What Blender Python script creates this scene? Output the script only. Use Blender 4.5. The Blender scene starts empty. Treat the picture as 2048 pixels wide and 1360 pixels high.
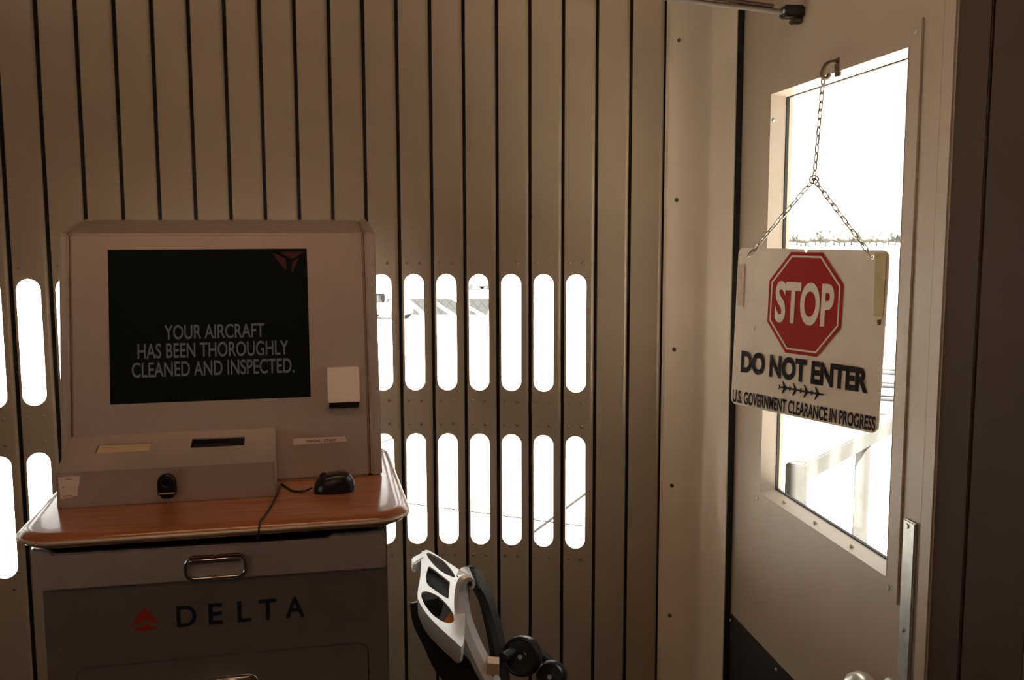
import bpy, bmesh, math, random
from mathutils import Vector, Matrix
random.seed(7)
S = bpy.context.scene
COL = S.collection
PI = math.pi

# ------------------------------------------------------------------ camera
CH = 1.58                                   # eye height above the bridge floor
PITCH, ROLL, FPX = 0.1127, -0.0027, 1907.2
cam_d = bpy.data.cameras.new('camera')
cam_d.sensor_fit = 'HORIZONTAL'; cam_d.sensor_width = 36.0
cam_d.lens = FPX / 2048 * 36.0
cam_d.clip_start = 0.02; cam_d.clip_end = 3000
cam = bpy.data.objects.new('camera', cam_d); COL.objects.link(cam)
fw = Vector((0, math.cos(PITCH), -math.sin(PITCH))); rt = Vector((1, 0, 0)); up = rt.cross(fw)
r2 = rt * math.cos(ROLL) + up * math.sin(ROLL); u2 = -rt * math.sin(ROLL) + up * math.cos(ROLL)
M = Matrix((r2, u2, -fw)).transposed().to_4x4(); M.translation = (0, 0, CH)
cam.matrix_world = M
S.camera = cam

# ------------------------------------------------------------------ world: bright hazy overcast sky
SKY = 2.6
w = bpy.data.worlds.new('hazy_sky'); S.world = w; w.use_nodes = True
bg = w.node_tree.nodes['Background']
bg.inputs['Color'].default_value = (1.0, 0.965, 0.90, 1); bg.inputs['Strength'].default_value = SKY

# sun: high, behind the viewer; it lights the apron outside and enters none of the openings
sun_d = bpy.data.lights.new('sun', 'SUN'); sun_d.energy = 98.0; sun_d.angle = 0.009; sun_d.color = (1.0, 0.93, 0.82)
sun = bpy.data.objects.new('sun', sun_d); COL.objects.link(sun)
sun.rotation_euler = Vector((-0.06, 0.70, -0.90)).to_track_quat('-Z', 'Y').to_euler()

# ------------------------------------------------------------------ colour management
vs = S.view_settings
vs.view_transform = 'Standard'; vs.look = 'None'; vs.exposure = 0.4; vs.gamma = 1.0; vs.use_curve_mapping = False
S.cycles.use_denoising = True
S.cycles.max_bounces = 10; S.cycles.diffuse_bounces = 6; S.cycles.transparent_max_bounces = 12

# ------------------------------------------------------------------ materials
def mat(name, col, rough=0.5, metal=0.0, var=0.0, vscale=8.0, bump=0.0, bscale=200.0, emis=None, estr=0.0, spec=0.5, coat=0.0):
    m = bpy.data.materials.new(name); m.use_nodes = True
    nt = m.node_tree; b = nt.nodes['Principled BSDF']
    b.inputs['Base Color'].default_value = (*col, 1); b.inputs['Roughness'].default_value = rough
    b.inputs['Metallic'].default_value = metal; b.inputs['Specular IOR Level'].default_value = spec
    b.inputs['Coat Weight'].default_value = coat
    tc = nt.nodes.new('ShaderNodeTexCoord')
    if var:
        n = nt.nodes.new('ShaderNodeTexNoise'); n.inputs['Scale'].default_value = vscale; n.inputs['Detail'].default_value = 5
        nt.links.new(tc.outputs['Object'], n.inputs['Vector'])
        r = nt.nodes.new('ShaderNodeValToRGB')
        r.color_ramp.elements[0].position = 0.3; r.color_ramp.elements[1].position = 0.7
        r.color_ramp.elements[0].color = (*[c * (1 - var) for c in col], 1)
        r.color_ramp.elements[1].color = (*[min(1, c * (1 + var)) for c in col], 1)
        nt.links.new(n.outputs['Fac'], r.inputs['Fac']); nt.links.new(r.outputs['Color'], b.inputs['Base Color'])
    if bump:
        n = nt.nodes.new('ShaderNodeTexNoise'); n.inputs['Scale'].default_value = bscale; n.inputs['Detail'].default_value = 3
        nt.links.new(tc.outputs['Object'], n.inputs['Vector'])
        bp = nt.nodes.new('ShaderNodeBump'); bp.inputs['Strength'].default_value = bump; bp.inputs['Distance'].default_value = 0.001
        nt.links.new(n.outputs['Fac'], bp.inputs['Height']); nt.links.new(bp.outputs['Normal'], b.inputs['Normal'])
    if emis:
        b.inputs['Emission Color'].default_value = (*emis, 1); b.inputs['Emission Strength'].default_value = estr
    return m

def wood_mat():
    m = mat('cherry_laminate', (0.36, 0.13, 0.05), 0.22, coat=0.3)
    nt = m.node_tree; b = nt.nodes['Principled BSDF']
    tc = nt.nodes.new('ShaderNodeTexCoord'); mp = nt.nodes.new('ShaderNodeMapping'); mp.inputs['Scale'].default_value = (2, 40, 40)
    n = nt.nodes.new('ShaderNodeTexNoise'); n.inputs['Scale'].default_value = 3; n.inputs['Detail'].default_value = 6; n.inputs['Distortion'].default_value = 0.6
    r = nt.nodes.new('ShaderNodeValToRGB')
    r.color_ramp.elements[0].position = 0.3; r.color_ramp.elements[0].color = (0.30, 0.095, 0.035, 1)
    r.color_ramp.elements[1].position = 0.7; r.color_ramp.elements[1].color = (0.46, 0.17, 0.07, 1)
    nt.links.new(tc.outputs['Object'], mp.inputs['Vector']); nt.links.new(mp.outputs['Vector'], n.inputs['Vector'])
    nt.links.new(n.outputs['Fac'], r.inputs['Fac']); nt.links.new(r.outputs['Color'], b.inputs['Base Color'])
    return m

def glass_mat(name, wire):
    m = bpy.data.materials.new(name); m.use_nodes = True
    nt = m.node_tree; N = nt.nodes; L = nt.links
    for n in list(N): N.remove(n)
    out = N.new('ShaderNodeOutputMaterial'); mix = N.new('ShaderNodeMixShader')
    tr = N.new('ShaderNodeBsdfTransparent'); gl = N.new('ShaderNodeBsdfGlossy'); gl.inputs['Roughness'].default_value = 0.02
    lw = N.new('ShaderNodeLayerWeight'); lw.inputs['Blend'].default_value = 0.5
    pw = N.new('ShaderNodeMath'); pw.operation = 'POWER'; pw.inputs[1].default_value = 5.0; L.new(lw.outputs['Facing'], pw.inputs[0])
    fr = N.new('ShaderNodeMath'); fr.operation = 'MULTIPLY_ADD'; fr.inputs[1].default_value = 0.08; fr.inputs[2].default_value = 0.012; L.new(pw.outputs[0], fr.inputs[0])
    L.new(fr.outputs[0], mix.inputs[0]); L.new(tr.outputs[0], mix.inputs[1]); L.new(gl.outputs[0], mix.inputs[2])
    tr.inputs['Color'].default_value = (0.97, 0.98, 0.97, 1)
    last = mix
    if wire:
        tc = N.new('ShaderNodeTexCoord'); sx = N.new('ShaderNodeSeparateXYZ'); L.new(tc.outputs['Object'], sx.inputs[0])
        def line(sgn):
            a = N.new('ShaderNodeMath'); a.operation = 'MULTIPLY'; a.inputs[1].default_value = sgn * 0.85; L.new(sx.outputs['Z'], a.inputs[0])
            c = N.new('ShaderNodeMath'); c.operation = 'ADD'; L.new(sx.outputs['X'], c.inputs[0]); L.new(a.outputs[0], c.inputs[1])
            p = N.new('ShaderNodeMath'); p.operation = 'DIVIDE'; p.inputs[1].default_value = 0.0215; L.new(c.outputs[0], p.inputs[0])
            f = N.new('ShaderNodeMath'); f.operation = 'FRACT'; L.new(p.outputs[0], f.inputs[0])
            q = N.new('ShaderNodeMath'); q.operation = 'LESS_THAN'; q.inputs[1].default_value = 0.042; L.new(f.outputs[0], q.inputs[0])
            return q
        a, b = line(1), line(-1)
        mx = N.new('ShaderNodeMath'); mx.operation = 'MAXIMUM'; L.new(a.outputs[0], mx.inputs[0]); L.new(b.outputs[0], mx.inputs[1])
        sc = N.new('ShaderNodeMath'); sc.operation = 'MULTIPLY'; sc.inputs[1].default_value = 0.45; L.new(mx.outputs[0], sc.inputs[0])
        df = N.new('ShaderNodeBsdfDiffuse'); df.inputs['Color'].default_value = (0.3, 0.28, 0.26, 1)
        m2 = N.new('ShaderNodeMixShader'); L.new(sc.outputs[0], m2.inputs[0]); L.new(mix.outputs[0], m2.inputs[1]); L.new(df.outputs[0], m2.inputs[2])
        last = m2
    L.new(last.outputs[0], out.inputs['Surface'])
    return m

def ground_mat(name, col, joint, sx, sy, rot, jw=0.012):
    m = mat(name, col, 0.95, spec=0.0)
    nt = m.node_tree; b = nt.nodes['Principled BSDF']; N = nt.nodes; L = nt.links
    tc = N.new('ShaderNodeTexCoord'); mp = N.new('ShaderNodeMapping'); mp.inputs['Rotation'].default_value = (0, 0, rot)
    br = N.new('ShaderNodeTexBrick'); br.offset = 0.0; br.inputs['Scale'].default_value = 1.0
    br.inputs['Brick Width'].default_value = sx; br.inputs['Row Height'].default_value = sy
    br.inputs['Mortar Size'].default_value = jw * 3; br.inputs['Mortar Smooth'].default_value = 0.1
    br.inputs['Color1'].default_value = (*col, 1); br.inputs['Color2'].default_value = (*[c * 0.97 for c in col], 1)
    br.inputs['Mortar'].default_value = (*joint, 1)
    n = N.new('ShaderNodeTexNoise'); n.inputs['Scale'].default_value = 0.6; n.inputs['Detail'].default_value = 6
    mxx = N.new('ShaderNodeMixRGB'); mxx.blend_type = 'MULTIPLY'; mxx.inputs[0].default_value = 0.25
    L.new(tc.outputs['Object'], mp.inputs['Vector']); L.new(mp.outputs['Vector'], br.inputs['Vector']); L.new(tc.outputs['Object'], n.inputs['Vector'])
    L.new(br.outputs['Color'], mxx.inputs[1]); L.new(n.outputs['Color'], mxx.inputs[2]); L.new(mxx.outputs[0], b.inputs['Base Color'])
    return m

MT = dict(
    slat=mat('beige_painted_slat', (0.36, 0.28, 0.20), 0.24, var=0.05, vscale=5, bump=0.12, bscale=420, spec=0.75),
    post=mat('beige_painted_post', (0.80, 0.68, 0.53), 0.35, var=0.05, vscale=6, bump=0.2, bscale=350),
    door=mat('beige_painted_door', (0.45, 0.355, 0.262), 0.5, var=0.07, vscale=4, bump=0.2, bscale=300),
    frame=mat('pale_window_frame', (0.36, 0.305, 0.255), 0.45, var=0.04),
    rubber=mat('black_rubber', (0.012, 0.012, 0.012), 0.7),
    rivet=mat('rivet_metal', (0.30, 0.26, 0.2), 0.35, 0.7),
    screw=mat('dark_screw', (0.13, 0.09, 0.06), 0.45, 0.6),
    wall=mat('brown_wall_panel', (0.085, 0.055, 0.038), 0.8, var=0.06, bump=0.2, bscale=300, spec=0.2),
    ceil=mat('ceiling_panel', (0.10, 0.075, 0.055), 0.8, var=0.05),
    floor=mat('black_ribbed_rubber_floor', (0.035, 0.032, 0.03), 0.75, var=0.2, vscale=30, bump=0.5, bscale=120),
    kick=mat('black_kick_plate', (0.02, 0.019, 0.018), 0.5, var=0.2, vscale=20),
    galv=mat('galvanised_steel', (0.50, 0.49, 0.46), 0.42, 0.75, var=0.15, vscale=40),
    railst=mat('weathered_rail_steel', (0.040, 0.039, 0.038), 0.7, 0.0, var=0.15, vscale=15, spec=0.0),
    armst=mat('dull_arm_steel', (0.20, 0.17, 0.14), 0.45, 0.4),
    landing=mat('galvanised_landing', (0.48, 0.46, 0.43), 0.7, 0.0, var=0.15, vscale=15, spec=0.0),
    silver=mat('silver_grey_housing', (0.52, 0.44, 0.39), 0.38, 0.35, var=0.03, vscale=30, bump=0.12, bscale=900),
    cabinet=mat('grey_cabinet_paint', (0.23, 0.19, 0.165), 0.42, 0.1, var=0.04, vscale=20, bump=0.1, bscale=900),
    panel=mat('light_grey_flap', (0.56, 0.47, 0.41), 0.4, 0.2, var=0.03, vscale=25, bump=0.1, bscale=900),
    inner=mat('cabinet_inside', (0.03, 0.028, 0.026), 0.8),
    chrome=mat('chrome', (0.75, 0.72, 0.68), 0.14, 1.0),
    strip=mat('aluminium_edge_strip', (0.60, 0.52, 0.40), 0.3, 0.3),
    screen=mat('dark_screen', (0.006, 0.011, 0.011), 0.45, spec=0.08),
    stext=mat('screen_text_light', (0.02, 0.02, 0.02), 0.5, emis=(1.0, 0.90, 0.84), estr=0.026),
    sred=mat('screen_red_light', (0.02, 0.0, 0.0), 0.5, emis=(1.0, 0.07, 0.04), estr=0.010),
    black=mat('black_plastic', (0.012, 0.012, 0.013), 0.3, bump=0.1, bscale=600),
    blackm=mat('black_matt_plastic', (0.012, 0.012, 0.013), 0.55),
    cream=mat('cream_insert', (0.70, 0.56, 0.33), 0.45),
    sticker=mat('sticker_paper', (0.86, 0.74, 0.63), 0.6, var=0.06, vscale=60),
    ink=mat('dark_ink', (0.05, 0.03, 0.025), 0.7),
    inkr=mat('brown_red_ink', (0.35, 0.09, 0.05), 0.7),
    dred=mat('logo_red', (0.50, 0.035, 0.02), 0.5),
    dblue=mat('logo_navy', (0.008, 0.017, 0.04), 0.5),
    board=mat('white_sign_board', (0.76, 0.66, 0.53), 0.6, var=0.06, vscale=18),
    sred2=mat('sign_red', (0.36, 0.013, 0.009), 0.6, spec=0.15),
    sblack=mat('sign_black', (0.02, 0.014, 0.014), 0.7, spec=0.15),
    tape=mat('yellow_tape', (0.58, 0.46, 0.24), 0.35, var=0.12, vscale=60),
    tapep=mat('pinkish_tape', (0.56, 0.40, 0.31), 0.5, var=0.1, vscale=60),
    chain=mat('chain_steel', (0.42, 0.37, 0.31), 0.3, 0.9),
    alu=mat('silver_moulding', (0.90, 0.89, 0.88), 0.32, 0.6),
    orange=mat('orange_insert', (0.75, 0.26, 0.02), 0.5),
    label=mat('tan_label', (0.55, 0.38, 0.25), 0.6),
    wood=wood_mat(),
    wire_glass=glass_mat('wired_glass', True), glass=glass_mat('clear_glass', False),
    apron=ground_mat('concrete_apron', (0.47, 0.44, 0.405), (0.012, 0.011, 0.010), 6.1, 7.6, 0.42, 0.012),
    road=mat('pale_service_road', (0.5, 0.505, 0.515), 0.85, var=0.03, vscale=0.4, spec=0.0),
    asphalt=mat('grey_asphalt', (0.018, 0.0185, 0.019), 0.9, var=0.1, vscale=1, spec=0.0),
    wpaint=mat('white_paint', (0.6, 0.6, 0.59), 0.8, spec=0.0),
    pale=mat('pale_vehicle_paint', (0.4, 0.4, 0.41), 0.5, spec=0.0),
    grey=mat('grey_vehicle_trim', (0.028, 0.030, 0.032), 0.6, spec=0.0),
    leaf=mat('hazy_foliage', (0.045, 0.046, 0.044), 0.9, var=0.15, vscale=0.6, spec=0.0),
    bark=mat('hazy_bark', (0.04, 0.037, 0.034), 0.9, spec=0.0),
    knob=mat('satin_knob', (0.86, 0.84, 0.80), 0.3, 0.6),
    lampb=mat('lamp_housing', (0.7, 0.68, 0.65), 0.5),
    lampe=mat('lamp_diffuser', (0.8, 0.7, 0.6), 0.5, emis=(1.0, 0.60, 0.36), estr=2.0),
)

# ------------------------------------------------------------------ mesh helpers
def link(name, bm, m, parent=None, smooth=False, bevel=0.0, bseg=2):
    if bevel:
        bmesh.ops.remove_doubles(bm, verts=bm.verts, dist=1e-6)
        es = [e for e in bm.edges if e.is_manifold and e.calc_face_angle(0) > 0.5]
        bmesh.ops.bevel(bm, geom=es, offset=bevel, segments=bseg, affect='EDGES', clamp_overlap=True)
    bmesh.ops.recalc_face_normals(bm, faces=bm.faces)
    me = bpy.data.meshes.new(name); bm.to_mesh(me); bm.free()
    me.materials.append(m)
    if smooth:
        for p in me.polygons: p.use_smooth = True
        try: me.set_sharp_from_angle(angle=0.7)
        except Exception: pass
    o = bpy.data.objects.new(name, me); COL.objects.link(o)
    if parent: o.parent = parent
    return o

def share(name, me, parent=None, loc=(0, 0, 0), rot=(0, 0, 0)):
    o = bpy.data.objects.new(name, me); COL.objects.link(o)
    o.location = loc; o.rotation_euler = rot
    if parent: o.parent = parent
    return o

def box(bm, x0, x1, y0, y1, z0, z1):
    vsn = [bm.verts.new(p) for p in ((x0,y0,z0),(x1,y0,z0),(x1,y1,z0),(x0,y1,z0),(x0,y0,z1),(x1,y0,z1),(x1,y1,z1),(x0,y1,z1))]
    for f in ((0,3,2,1),(4,5,6,7),(0,1,5,4),(1,2,6,5),(2,3,7,6),(3,0,4,7)): bm.faces.new([vsn[i] for i in f])
    return vsn

def boxm(*a):
    bm = bmesh.new(); box(bm, *a); return bm

def hexa(bm, pts):      # eight corner points: bottom loop then top loop
    v = [bm.verts.new(p) for p in pts]
    for f in ((0,3,2,1),(4,5,6,7),(0,1,5,4),(1,2,6,5),(2,3,7,6),(3,0,4,7)): bm.faces.new([v[i] for i in f])

def plate(bm, outer, holes, to3, thick):
    """flat plate from 2-D outlines; to3(a, b, t) gives the 3-D point at depth t"""
    edges = []; loops = []
    for lp in [outer] + holes:
        vv = [bm.verts.new(to3(a, b, 0.0)) for a, b in lp]
        loops.append(lp)
        for i in range(len(vv)): edges.append(bm.edges.new((vv[i], vv[(i + 1) % len(vv)])))
    g = bmesh.ops.triangle_fill(bm, use_beauty=True, use_dissolve=False, edges=edges)
    fs = [x for x in g['geom'] if isinstance(x, bmesh.types.BMFace)]
    if thick:
        d = Vector(to3(0, 0, thick)) - Vector(to3(0, 0, 0))
        e = bmesh.ops.extrude_face_region(bm, geom=fs, use_keep_orig=True)
        bmesh.ops.translate(bm, vec=d, verts=[x for x in e['geom'] if isinstance(x, bmesh.types.BMVert)])

def prism(bm, poly, to3, t0, t1):
    A = [bm.verts.new(to3(a, b, t0)) for a, b in poly]; B = [bm.verts.new(to3(a, b, t1)) for a, b in poly]
    n = len(poly)
    bm.faces.new(A); bm.faces.new(B[::-1])
    for i in range(n): bm.faces.new((A[i], B[i], B[(i + 1) % n], A[(i + 1) % n]))

def smooth_path(pts, n=8, closed=False):
    P = [Vector(p) for p in pts]; out = []; m = len(P)
    rng = m if closed else m - 1
    for i in range(rng):
        if closed: a, b, c, d = P[i - 1], P[i], P[(i + 1) % m], P[(i + 2) % m]
        else: a, b, c, d = P[max(i - 1, 0)], P[i], P[i + 1], P[min(i + 2, m - 1)]
        for k in range(n):
            t = k / n
            out.append(0.5 * ((2*b) + (c-a)*t + (2*a-5*b+4*c-d)*t*t + (3*b-a-3*c+d)*t**3))
    if not closed: out.append(P[-1])
    return out

def tube(bm, path, r, seg=10, closed=False, caps=True):
    P = [Vector(p) for p in path]; n = len(P); rings = []
    ref = Vector((0, 0, 1)); 
    for i in range(n):
        if closed: t = (P[(i + 1) % n] - P[i - 1])
        else: t = P[min(i + 1, n - 1)] - P[max(i - 1, 0)]
        t.normalize()
        if i == 0:
            a = t.orthogonal().normalized()
        else:
            a = (prev - t * prev.dot(t)); a = a.normalized() if a.length > 1e-6 else t.orthogonal().normalized()
        prev = a; b = t.cross(a)
        rr = r[i] if isinstance(r, (list, tuple)) else r
        rings.append([bm.verts.new(P[i] + (a * math.cos(2*PI*k/seg) + b * math.sin(2*PI*k/seg)) * rr) for k in range(seg)])
    for i in range(n if closed else n - 1):
        A, B = rings[i], rings[(i + 1) % n]
        off = 0
        if closed and i == n - 1:
            off = min(range(seg), key=lambda o: sum((A[k].co - B[(k + o) % seg].co).length for k in range(seg)))
        for k in range(seg): bm.faces.new((A[k], A[(k+1) % seg], B[(k+1+off) % seg], B[(k+off) % seg]))
    if not closed and caps: bm.faces.new(rings[0][::-1]); bm.faces.new(rings[-1])

def lathe(bm, prof, mtx=Matrix(), seg=20):
    rings = []
    for r, z in prof:
        if r < 1e-6: rings.append([bm.verts.new(mtx @ Vector((0, 0, z)))])
        else: rings.append([bm.verts.new(mtx @ Vector((r*math.cos(2*PI*k/seg), r*math.sin(2*PI*k/seg), z))) for k in range(seg)])
    for A, B in zip(rings, rings[1:]):
        for k in range(seg):
            if len(A) == 1 and len(B) == 1: break
            if len(A) == 1: bm.faces.new((A[0], B[k], B[(k+1) % seg]))
            elif len(B) == 1: bm.faces.new((A[k], A[(k+1) % seg], B[0]))
            else: bm.faces.new((A[k], A[(k+1) % seg], B[(k+1) % seg], B[k]))
    if len(rings[0]) > 1: bm.faces.new(rings[0][::-1])
    if len(rings[-1]) > 1: bm.faces.new(rings[-1])

def rrect(x0, x1, y0, y1, r, n=6):
    out = []
    for cx, cy, a in ((x1-r, y1-r, 0), (x0+r, y1-r, PI/2), (x0+r, y0+r, PI), (x1-r, y0+r, 3*PI/2)):
        for k in range(n + 1):
            t = a + k * PI/2/n; out.append((cx + r*math.cos(t), cy + r*math.sin(t)))
    return out

def align(o, x, y, z, loc):
    Mx = Matrix((Vector(x), Vector(y), Vector(z))).transposed().to_4x4(); Mx.translation = Vector(loc); return Mx

def text_mesh(s, wdt, hgt, bold=0.0, spacing=1.0):
    cu = bpy.data.curves.new('t', 'FONT'); cu.body = s; cu.size = 1.0; cu.offset = bold; cu.space_character = spacing; cu.resolution_u = 5
    o = bpy.data.objects.new('t', cu); COL.objects.link(o)
    dg = bpy.context.evaluated_depsgraph_get()
    me = bpy.data.meshes.new_from_object(o.evaluated_get(dg))
    bpy.data.objects.remove(o); bpy.data.curves.remove(cu)
    xs = [v.co.x for v in me.vertices]; ys = [v.co.y for v in me.vertices]
    x0, x1, y0, y1 = min(xs), max(xs), min(ys), max(ys)
    for v in me.vertices:
        v.co = ((v.co.x - x0) / (x1 - x0) * wdt, (v.co.y - y0) / (y1 - y0) * hgt, 0)
    return me

def text_part(name, s, wdt, hgt, m, parent, to3, bold=0.0, spacing=1.0):
    me = text_mesh(s, wdt, hgt, bold, spacing)
    for v in me.vertices: v.co = Vector(to3(v.co.x, v.co.y))
    for p in me.polygons: p.use_smooth = False
    me.name = name; me.materials.clear(); me.materials.append(m)
    o = bpy.data.objects.new(name, me); COL.objects.link(o); o.parent = parent
    return o

def thing(name, label, cat, loc=(0, 0, 0), rotz=0.0, group=None):
    o = bpy.data.objects.new(name, None); COL.objects.link(o); o.empty_display_size = 0.1
    o.location = loc; o.rotation_euler = (0, 0, rotz); o['label'] = label; o['category'] = cat
    if group: o['group'] = group
    return o
def tag(o, label, cat, group=None):
    o['label'] = label; o['category'] = cat
    if group: o['group'] = group
    return o
def struct(o, label, cat):
    o['kind'] = 'structure'; o['label'] = label; o['category'] = cat; return o
def struct_empty(name, label, cat, loc=(0, 0, 0), rotz=0.0):
    o = bpy.data.objects.new(name, None); COL.objects.link(o); o.location = loc; o.rotation_euler = (0, 0, rotz)
    return struct(o, label, cat)

# ================================================================== SETTING
CX, CY, R, A0, WS = -0.2395, 0.4347, 1.9745, -0.4366, 0.082
HC = 2.45
D0 = Vector((0.5193, 1.9354)); DD = Vector((0.1463686, -0.9892301)); DN = Vector((-0.9892301, -0.1463686))
def dp(s, off=0.0): return D0 + DD * s + DN * off
def cyl(i, rad=R):
    a = A0 + i * WS / R
    return Vector((CX + rad * math.sin(a), CY + rad * math.cos(a)))
I0, I1 = -10, 18
K = dp(0.605)
K2 = K + Vector((0.355, -0.935)) * 0.16
poly = [cyl(i, R + 0.02) for i in range(I0, I1 + 1)] + [dp(-0.20, -0.01), dp(0.605, -0.03), K2, Vector((K2.x, -2.0)), Vector((-2.2, -2.0)), Vector((-2.2, 0.95))]
def slab(name, z0, z1, m):
    bm = bmesh.new(); prism(bm, [(p.x, p.y) for p in poly], lambda a, b, t: (a, b, t), z0, z1); return link(name, bm, m)
struct(slab('floor', -0.06, 0.0, MT['floor']), 'black rubber floor of the boarding bridge', 'floor')
struct(slab('ceiling', HC, HC + 0.06, MT['ceil']), 'pale panel ceiling of the boarding bridge', 'ceiling')
def wallseg(name, a, b, label, m=None, th=0.06):
    a, b = Vector(a), Vector(b); d = (b - a).normalized(); n = Vector((-d.y, d.x))
    bm = bmesh.new()
    q = [a, b, b + n * th, a + n * th]
    prism(bm, [(p.x, p.y) for p in q], lambda x, y, t: (x, y, t), 0.0, HC)
    return struct(link(name, bm, m or MT['wall']), label, 'wall')
wallseg('wall_left', (-2.2, 0.95), cyl(I0, R), 'plain brown angled side wall next to the slats')
wl0, wl1 = Vector((-2.2, -2.0)), Vector((-2.2, 0.95))
wld = (wl1 - wl0).normalized(); wln = Vector((-wld.y, wld.x)); WLL = (wl1 - wl0).length
bm = bmesh.new()
LW = (1.05, 2.00, 0.95, 1.68)                 # unseen window opening added to the side wall to light the door side
plate(bm, [(0, 0), (WLL, 0), (WLL, HC), (0, HC)], [[(LW[0], LW[2]), (LW[1], LW[2]), (LW[1], LW[3]), (LW[0], LW[3])]],
      lambda a, b, t: tuple((wl0 + wld * a + wln * t).to_3d() + Vector((0, 0, b))), 0.06)
struct(link('wall_left', bm, MT['wall']), 'brown side wall with an added wide window', 'wall')
wn = struct_empty('fill_window', 'unseen wide side window with two mullions, added for daylight', 'window', (*(wl0 + wld * LW[0]), LW[2]), math.atan2(wld.y, wld.x))
ww, wh = LW[1] - LW[0], LW[3] - LW[2]
for a0, a1, b0, b1 in ((-0.03, ww + 0.03, -0.03, 0.02), (-0.03, ww + 0.03, wh - 0.02, wh + 0.03), (-0.03, 0.02, 0.02, wh - 0.02), (ww - 0.02, ww + 0.03, 0.02, wh - 0.02)):
    link('window_frame', boxm(a0, a1, -0.015, 0.06, b0, b1), MT['frame'], wn)
for k in (1, 2): link('mullion', boxm(ww * k / 3 - 0.015, ww * k / 3 + 0.015, 0.0, 0.05, 0.02, wh - 0.02), MT['frame'], wn)
for k in range(3): link('pane', boxm(ww * k / 3 + 0.01, ww * (k + 1) / 3 - 0.01, 0.022, 0.026, 0.01, wh - 0.01), MT['glass'], wn)
wallseg('wall_rear', (K2.x, -2.0), (-2.2, -2.0), 'plain brown wall behind the viewer')
wallseg('wall_right', K2, (K2.x, -2.0), 'plain brown side wall on the door side')
# return panel beside the door: two panels with a groove
rp = struct_empty('wall_return', 'dark brown wall panel turning away beside the service door', 'wall', (K.x, K.y, 0))
rd = (K2 - K).normalized(); rn = Vector((-rd.y, rd.x)); L2 = (K2 - K).length
def rto(a, b, t): q = rd * a + rn * t; return (q.x, q.y, b)
for a0, a1 in ((0.0, 0.0565), (0.060, L2)):
    bm = bmesh.new(); prism(bm, [(a0, 0), (a1, 0), (a1, HC), (a0, HC)], rto, 0.0, 0.03); link('panel', bm, MT['wall'], rp, bevel=0.0015)
bm = bmesh.new(); prism(bm, [(0.0, 0), (L2, 0), (L2, HC), (0.0, HC)], rto, 0.03, 0.06); link('backing', bm, MT['rubber'], rp)

# ---- slatted curtain wall of the rotunda
wb = struct_empty('wall_back', 'curved wall of narrow vertical beige metal slats with rounded window slots', 'wall', (CX, CY, 0))
SX, SW = -0.0068, 0.0505
Z1, Z2, Z3, Z4 = CH - 0.1046, CH - 0.4017, CH - 0.5136, CH - 0.8068
def slot(z0, z1, n=10):
    r = SW / 2; o = []
    for k in range(n + 1): t = k * PI / n; o.append((SX + r * math.cos(t), z1 - r + r * math.sin(t)))
    for k in range(n + 1): t = PI + k * PI / n; o.append((SX + r * math.cos(t), z0 + r + r * math.sin(t)))
    return o
def slat_mesh(with_slots):
    bm = bmesh.new(); to3 = lambda a, b, t: (a, t, b)
    x0, x1 = -0.0355, 0.0280
    plate(bm, [(x0, 0.0), (x1, 0.0), (x1, HC), (x0, HC)], [slot(Z2, Z1), slot(Z4, Z3)] if with_slots else [], to3, 0.002)
    def strip(prof):
        A = [bm.verts.new((x, y, 0.0)) for x, y in prof]; B = [bm.verts.new((x, y, HC)) for x, y in prof]
        for i in range(len(prof) - 1): bm.faces.new((A[i], A[i+1], B[i+1], B[i]))
    rr = 0.0110
    arc = [(x1 + rr * math.sin(t), rr - rr * math.cos(t)) for t in [k * 0.80 / 8 for k in range(9)]]; xe = arc[-1][0]
    strip(arc + [(xe + 0.0006, arc[-1][1] + 0.0012), (xe + 0.0006, 0.018), (xe - 0.002, 0.018), (xe - 0.002, 0.008), (x1, 0.002)])
    rr = 0.002
    strip([(x0 - rr * math.sin(t), rr - rr * math.cos(t)) for t in [k * PI/2/4 for k in range(5)]] + [(x0 - rr, 0.018), (x0, 0.018), (x0, 0.002)])
    bmesh.ops.remove_doubles(bm, verts=bm.verts, dist=1e-5)
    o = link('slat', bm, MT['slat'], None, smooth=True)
    me = o.data; bpy.data.objects.remove(o); return me
SLAT_S, SLAT_P = slat_mesh(True), slat_mesh(False)
def pane_mesh():
    bm = bmesh.new(); r = 0.004
    box(bm, SX - SW/2 - r, SX + SW/2 + r, 0.0035, 0.0075, 0, Z1 - Z2 + 2 * r)
    o = link('pane', bm, MT['wire_glass']); me = o.data; bpy.data.objects.remove(o); return me
PANE = pane_mesh()
bm = bmesh.new(); lathe(bm, [(0.0042, 0.001), (0.0038, -0.0012), (0.002, -0.0024), (0, -0.0028)], Matrix.Rotation(-PI/2, 4, 'X'), 10)
for v in bm.verts: v.co.y = -abs(v.co.y) if v.co.y < 0 else v.co.y
o = link('rivet', bm, MT['rivet'], smooth=True); RIV = o.data; bpy.data.objects.remove(o)
bm = bmesh.new(); box(bm, -0.0075, 0.0075, 0.012, 0.020, 0, HC); o = link('hinge_strip', bm, MT['rubber']); HNG = o.data; bpy.data.objects.remove(o)
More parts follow.
